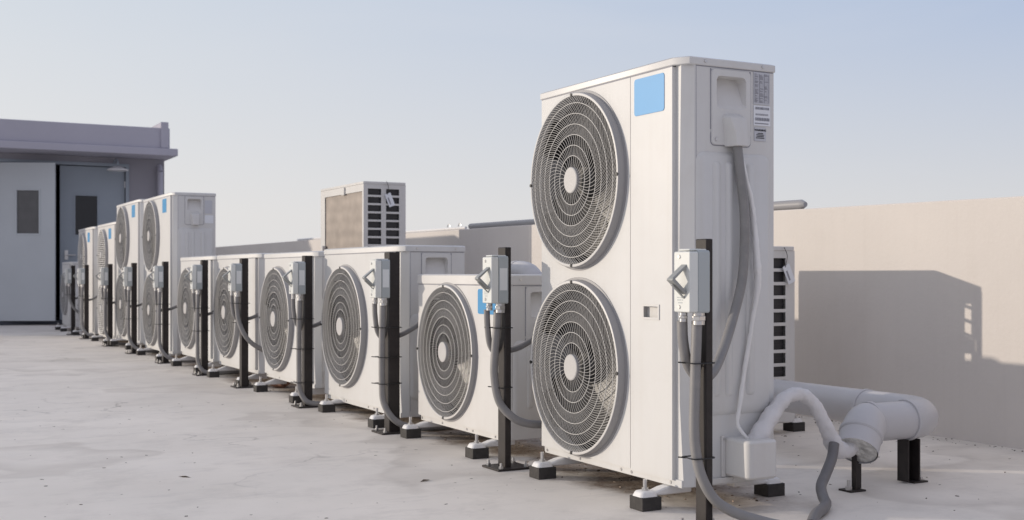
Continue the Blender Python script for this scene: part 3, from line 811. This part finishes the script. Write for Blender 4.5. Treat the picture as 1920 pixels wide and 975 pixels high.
# the cable from the tall unit's wiring cover down to its post, and the pale strip beside it
def solo(mb, name, m, label, cat, group=None, kind=None, **k):
    o = mb.build(name, m, None, **k); 
    # put the origin at the base of the thing
    xs = [v[0] for v in mb.v]; yy = [v[1] for v in mb.v]; zs = [v[2] for v in mb.v]
    c = Vector(((min(xs) + max(xs)) / 2, (min(yy) + max(yy)) / 2, min(zs)))
    o.data.transform(Matrix.Translation(-c)); o.location = c
    return tag(o, label, cat, group, kind)
m = MB()
m.tube([(2.428, 2.974, 1.19), (2.434, 2.966, 1.10), (2.447, 2.958, .95), (2.446, 2.957, .82), (2.43, 2.952, .72), (2.385, 2.935, .62), (2.30, 2.88, .52), (2.21, 2.82, .455), (2.15, 2.802, .442), (2.105, 2.798, .48), (2.080, 2.790, .55), (2.0735, 2.787, .615)], .0155, 14)
solo(m, "power_cable", M_hose, "grey cable hanging from the tall front unit's side cover to its post", "cable", smooth=60)
m = MB()
pts = [(2.452, 2.988, 1.175), (2.458, 2.975, 1.10), (2.485, 2.972, 1.0), (2.495, 2.968, .92), (2.50, 2.960, .80), (2.505, 2.962, .72), (2.49, 2.970, .60), (2.465, 2.976, .45), (2.44, 2.972, .33), (2.425, 2.965, .275), (2.435, 2.955, .245), (2.45, 2.945, .226)]
m.tube(pts, [.004, .006, .008, .009, .012, .012, .007, .008, .007, .006, .006, .005], 10, wob=.35)
solo(m, "plastic_tape", M_white, "thin white plastic tape hanging down the tall front unit's side", "tape", smooth=60)

# ------------------------------------------------------------------ second row (backs to us)
def louvred_unit(W, D, zt, rows, zlow, light_slots=(), ncol_x=((.035, .145), (.185, .295)), fans=((.5, .5, .28),)):
    """near louvred side at y=0, coil side at x=0 (facing -x), fan side at x=D"""
    u = empty("condensing_unit")
    zb = .06; P = .0635; top = zt - .055
    m = MB()
    # louvred side plate built from stiles and rails so its slots are real
    xs = [0.0, ncol_x[0][0], ncol_x[0][1], ncol_x[1][0], ncol_x[1][1], D]
    y0, y1 = 0.0, .004
    m.box(xs[0], xs[1], y0, y1, zb, zt - .02); m.box(xs[2], xs[3], y0, y1, zb, zt - .02); m.box(xs[4], xs[5], y0, y1, zb, zt - .02)
    for a, b in ncol_x:
        z = zt - .02; k = 0
        while k < rows:
            za = top - k * P; m.box(a, b, y0, y1, za, z); z = za - .048; k += 1
        m.box(a, b, y0, y1, zb, z)
    # far side, bottom, roof strip and fan side
    m.box(0, D, W - .004, W, zb, zt - .02); m.box(0.002, D - .002, .005, W - .005, zb, zb + .004)
    m.box(D - .004, D, .0045, W - .0045, zb + .005, zt - .02)
    # frame round the coil side
    fr = .055
    m.box(0, .004, .0045, .030, zb + .005, zt - .02); m.box(0, .004, W - fr - .05, W - .0045, zb + .005, zt - .02)
    m.box(0, .004, .030, W - fr - .05, zt - .075, zt - .02); m.box(0, .004, .030, W - fr - .05, zb + .005, zb + .06)
    u_c = m.build("casing", M_paint2, u)
    m = MB(); m.prism(rrect(-.004, D + .004, -.004, W + .004, .02), zt - .02, zt, 'z'); m.build("lid", M_paint2, u, bevel=.003)
    m = MB()
    for a, b in ncol_x:
        for k in range(rows):
            z = top - k * P
            if light_slots and a == ncol_x[0][0] and k in light_slots: continue
            m.box(a - .004, b + .004, .020, .023, z - .052, z + .004)
            if k not in light_slots: m.box(a, b, .008, .012, z - .028, z - .025)
    m.build("louvre", M_louvre, u)
    if light_slots:   # coil kept short of the corner, hidden plates added to shape the sun patches
        m = MB(); m.box(.012, .05, .085, W - .10, zb + .02, zt - .075)
        for k in range(rows):
            if k not in light_slots:
                z = top - k * P; m.box(.010, .016, .028, .083, z - .056, z + .0075)
        for k in light_slots:
            z = top - k * P; m.box(.094, .150, .026, .029, z - .056, z + .0075); m.box(.0045, .040, .026, .029, z - .056, z + .0075)
        m.build("coil", M_coil, u)
    else:
        m = MB(); m.box(.008, .04, .030, W - fr - .05, zb + .06, zt - .075); co = m.build("coil", M_coil, u)
    for c, z, r in fans:
        m = MB(); m.lathe([(r + .012, D), (r + .008, D + .035), (r, D + .045), (.06, D + .055), (.001, D + .056)], (0, c, z), 'x', 40); m.build("fan_guard", M_guard, u)
    for y in (.08, W - .12):
        foot(u, y, D, zb); foot(u, y, D, zb, True)
    return u
GB = "louvred units in the second row"
uc = louvred_unit(.99, .35, 1.468, 15, .1, fans=((.55, .42, .31), (.55, 1.09, .31)))
uc.location = (3.28, 8.46, 0); tag(uc, "tall louvred unit behind the row, brownish coil side lit by the sun", CAT, GB)
m = MB(); m.box(-.012, -.001, .40, .46, 1.385, 1.445); m.build("clip", M_paint2, uc)
m = MB(); m.prism(rrect(.86, .91, .87, .99, .012), -.030, -.001, 'x'); m.build("handle", M_paint2, uc, bevel=.004)
ub = louvred_unit(.92, .35, .8825, 11, .1, light_slots=(0, 1, 2, 4), fans=((.55, .45, .30),))
ub.location = (3.46, 4.24, 0); tag(ub, "low louvred unit between the tall front unit and the parapet, its shadow on the wall", CAT, GB)
def paper_tag(loc, rot, label):
    t = empty("paper_tag", loc)
    m = MB(); m.prism(rrect(-.017, .017, -.075, -.005, .003), -.001, .0, 'y'); o = m.build("card", M_label, t)
    m2 = MB(); m2.box(-.009, -.002, -.0017, -.0011, -.062, -.025); m2.build("printed_lines", M_ink2, o)
    m3 = MB(); m3.tube([(-.005, .0, .06), (.004, -.006, .03), (0, -.001, -.012)], .0012, 6); m3.build("string", M_tie, t)
    o.rotation_euler = (0, rot, 0)
    return tag(t, label, "tag", "paper tags on louvred units")
ot = paper_tag((3.74, 4.226, .80), R(-25), "white paper tag tied to the low louvred unit by the parapet"); ot.scale = (1.3, 1.3, 1.3)
o = paper_tag((3.47, 8.448, 1.385), R(-22), "white paper tag tied to the tall louvred unit's slots"); o.scale = (1.5, 1.5, 1.5)

# ------------------------------------------------------------------ big pipe with the open end
def arc_pts(c, a, b, n=8):
    """quarter bend: from c+a to c+b round the corner at c+a+b"""
    c, a, b = Vector(c), Vector(a), Vector(b); o = c + a + b
    return [o - b * math.cos(math.pi / 2 * k / n) - a * math.sin(math.pi / 2 * k / n) for k in range(n + 1)]
ZP = .226; RP = .067
BP = empty("insulated_pipe", (3.42, 3.05, 0)); tag(BP, "thick grey-white pipe bent in a U on dark stands, open at its end", "pipe")
def pp(mb, name, mm, parent=BP, **k):
    mb.v = [(a - 3.42, b - 3.05, c) for a, b, c in mb.v]; return mb.build(name, mm, parent, **k)
m = MB(); m.tube([(3.42, 7.2, ZP + .004), (3.42, 3.40, ZP + .004)], RP, 28, smooth=False); pp(m, "straight_run", M_pvc, smooth=50)
bend = [Vector((3.42, 3.40, ZP))]
for k in range(11):
    a = math.pi / 2 * k / 10
    bend.append(Vector((3.42 - .15 + .15 * math.cos(a), 3.20 - .15 * math.sin(a) , ZP)))
m = MB(); m.tube(bend, RP + .004, 28, smooth=False); pp(m, "elbow", M_pvc, smooth=50)
m = MB(); m.tube([(3.27, 3.05, ZP), (3.08, 3.05, ZP)], RP + .001, 28, smooth=False); pp(m, "cross_run", M_pvc, smooth=50)
e2 = [Vector((3.08, 3.05, ZP))]
for k in range(1, 9):
    a = R(48) * k / 8
    dirv = Vector((-1, -.55, 0)).normalized()
    e2.append(Vector((3.08, 3.05, ZP)) + dirv * (.13 * math.sin(a)) + Vector((0, 0, -.13 * (1 - math.cos(a)))))
endd = (e2[-1] - e2[-2]).normalized(); e2.append(e2[-1] + endd * .055)
m = MB(); m.tube(e2, RP + .005, 28, smooth=False, caps=False); pp(m, "end_elbow", M_pvc, smooth=50)
for p, d, r in ((Vector((3.42, 3.40, ZP)), Vector((0, 1, 0)), RP + .008), (Vector((3.27, 3.05, ZP)), Vector((1, 0, 0)), RP + .008), (Vector((3.09, 3.05, ZP)), Vector((1, 0, 0)), RP + .009), (e2[-3], endd, RP + .009)):
    m = MB(); m.cyl(p - d * .012, p + d * .004, r, r, seg=28); m.cyl(p + d * .004, p + d * .009, r, r - .004, seg=28)
    pp(m, "collar", M_pvc, smooth=40, bevel=.002)
pe = e2[-1]
m = MB(); m.cyl(pe - endd * .03, pe - endd * .004, RP - .004, RP + .001, seg=28); pp(m, "foil_lining", M_foil)
for x, y, wx, wy, nm in ((2.995, 3.02, .040, .034, 0), (3.275, 3.045, .062, .05, 1)):
    S = empty("pipe_stand", (x, y, 0))
    tag(S, "narrow dark steel stand under the pipe's open end" if nm == 0 else "broad dark angle-steel stand under the pipe's cross run", "stand", "dark stands under the big pipe")
    m = MB(); t = .006
    if nm: m.box(-wx/2, wx/2, wy/2 - t, wy/2, .006, .158); m.box(-wx/2, -wx/2 + t, -wy/2, wy/2 - t - .001, .006, .158); m.box(wx/2 - t, wx/2, -wy/2, wy/2 - t - .001, .006, .158)
    else: m.box(-wx/2, wx/2, -t/2, t/2, .006, .158); m.box(-wx/2, -wx/2 + t, -wy/2, -t/2 - .001, .006, .158)
    m.build("upright", M_post, S)
    m = MB(); dx = -.02 if nm == 0 else .03; m.box(-.035 + dx, .035 + dx, -.03, .03, 0, .006); bp = m.build("base_plate", M_post, S)
    m = MB(); a = -.042 if nm == 0 else .05; m.cyl((a, -.005, .004), (a, -.005, .04), .006, seg=8); m.prism([(a + .012 * c, -.005 + .012 * d) for c, d in HEX], .006, .018, 'z'); m.build("anchor_bolt", M_metal, bp)
# wrapped refrigerant line arching from the valve cover to the open end
m = MB()
m.tube([(2.475, 2.955, .19), (2.51, 2.955, .235), (2.57, 2.965, .295), (2.635, 2.972, .345), (2.70, 2.975, .352), (2.755, 2.972, .315), (2.80, 2.968, .245), (2.845, 2.972, .175), (2.90, 2.985, .148), (2.97, 3.0, .158)], [.033, .031, .027, .023, .022, .022, .024, .030, .028, .02], 18, wob=.20)
solo(m, "wrapped_line", M_wrap, "white wrapped line arching from the tall unit's valve cover into the pipe", "pipe", smooth=70)
m = MB()
m.tube([(2.815, 2.94, .185), (2.79, 2.925, .14), (2.745, 2.905, .095), (2.71, 2.89, .06), (2.685, 2.855, .034), (2.655, 2.81, .022), (2.60, 2.765, .018), (2.52, 2.71, .018), (2.40, 2.60, .018)], .0175, 14)
solo(m, "drain_hose", M_hose2, "dark grey hose dropping from the wrapped line to the roof floor", "hose", smooth=60)
# second wrapped line into the wall of the unit: pipe behind the low unit
m = MB()
m.tube([(3.02, 5.70, .0), (3.02, 5.70, .40), (3.02, 5.70, .66), (3.02, 5.66, .74), (3.02, 5.58, .765), (3.02, 5.46, .765), (3.02, 5.37, .74), (3.02, 5.33, .66), (3.02, 5.33, .3), (3.02, 5.33, .0)], .056, 20)
o = solo(m, "pipe_bend", M_pvc, "white pipe bend rising behind the low unit", "pipe", smooth=60)
m = MB(); m.cyl((0, .02, .765), (0, -.0, .765), .061, seg=22); m.build("collar", M_pvc, o)

for z, t in ((.345, "upper"), (.422, "lower")):  # hidden pair added to keep a sun spot off the big pipe
    m = MB(); m.tube([(2.63, 5.15, z), (2.64, 4.6, z + .004), (2.635, 4.1, z - .003), (2.64, 3.7, z), (2.66, 3.5, z - .02), (2.70, 3.42, z - .10), (2.72, 3.40, .0)], .034, 14, wob=.08)
    solo(m, "wrapped_line", M_wrap, "added white wrapped line blocking sun behind the two nearest units, %s of a pair" % ("lower" if z < .4 else "upper"), "pipe", "added sun-blocking lines behind the units", smooth=70)

# pipes on the parapet
m = MB(); m.tube([(XW + .07, 4.80, 1.128), (XW + .07, 4.83, 1.129), (XW + .07, 8.85, 1.156)], [.014, .027, .024], 16, smooth=False)
solo(m, "capped_pipe", M_rim, "grey pipe lying along the top of the parapet, rounded end by the tall unit", "pipe", smooth=60)
m = MB(); m.tube([(XW + .05, 8.9, 1.146), (XW + .05, 10.8, 1.155), (XW + .05, 13.4, 1.162)], .012, 10, smooth=False)
o = solo(m, "cable_duct", M_white, "thin white conduit clipped along the far parapet top", "conduit", smooth=60)
for y in (9.02, 9.24):
    m = MB(); m.tube([(0, y - 11.15, -.01), (0, y - 11.15 - .03, .03), (0, y - 11.15, .055), (0, y - 11.15 + .03, .03)], .004, 6); m.build("clip", M_metal, o)

# crumpled brown bag under the gap and loose debris
m = MB(); vs = []
import bmesh
bm = bmesh.new(); bmesh.ops.create_icosphere(bm, subdivisions=3, radius=1)
for v in bm.verts:
    q = v.co * (1 + .35 * noise.noise(v.co * 2.1) + .15 * noise.noise(v.co * 6)); v.co = (q.x * .06, q.y * .075, max(-.9, q.z) * .034)
me = bpy.data.meshes.new("crumpled_bag"); bm.to_mesh(me); bm.free()
M_bag = mat("brown_paper", (0.30, 0.16, 0.11), 0.8, var=.3, scale=30); me.materials.append(M_bag)
o = bpy.data.objects.new("crumpled_bag", me); C.objects.link(o); o.location = (2.36, 7.60, .031)
tag(o, "crumpled reddish brown bag on the floor under the single-fan units", "bag")

random.seed(21)
def flakes(n, fx, fy, s0, s1, thick=.25):
    mb = MB()
    for i in range(n):
        x, y = fx(), fy(); s = random.uniform(s0, s1) * random.uniform(.5, 1); a = random.uniform(0, 6.28); el = random.uniform(.25, .9)
        pts = []
        k = random.choice((4, 5, 6))
        for j in range(k):
            t = 2 * math.pi * j / k + random.uniform(-.3, .3); px, py = s * math.cos(t), s * el * math.sin(t)
            pts.append((x + px * math.cos(a) - py * math.sin(a), y + px * math.sin(a) + py * math.cos(a)))
        h = s * thick * random.uniform(.5, 1.4)
        mb.frustum(pts, [(x + (p[0] - x) * .7 + random.uniform(-.2, .2) * s, y + (p[1] - y) * .7) for p in pts], .0003, h, 'z')
    return mb
ru = random.uniform
mb = flakes(900, lambda: random.gauss(2.47, .11), lambda: ru(3.0, 11), .002, .009, .5)
tag(mb.build("sand_crumbs", M_crumb), "sandy crumbs scattered under the row of units", "debris", kind="stuff")
mb = flakes(260, lambda: random.gauss(2.45, .13), lambda: ru(2.95, 8), .003, .010, .35)
mb2 = flakes(160, lambda: ru(-1.0, 2.2), lambda: ru(1.8, 11), .002, .008, .2)
mb3 = flakes(150, lambda: ru(2.6, 4.3), lambda: ru(2.3, 5.2), .002, .011, .25)
mb4 = flakes(160, lambda: 4.31 - abs(random.gauss(0, .05)), lambda: ru(2.6, 5.5), .003, .010, .4)
mb5 = flakes(150, lambda: ru(-.6, 2.1), lambda: ru(1.9, 7), .004, .013, .06)
for q in (mb2, mb3, mb4, mb5): mb.add(q.v, q.f)
for (x, y, a) in ((.62, 3.36, .2), (1.75, 3.9, .5), (1.0, 4.4, 2.2), (1.45, 3.2, 1.2)):
    mb.add([(x + .03 * math.cos(a), y + .03 * math.sin(a), .001), (x - .008 * math.sin(a), y + .008 * math.cos(a), .006), (x - .03 * math.cos(a), y - .03 * math.sin(a), .001), (x + .008 * math.sin(a), y - .008 * math.cos(a), .004)], [(0, 1, 2, 3)])
tag(mb.build("dry_debris", M_debris), "small dry leaf bits and grit strewn over the roof floor", "debris", kind="stuff")
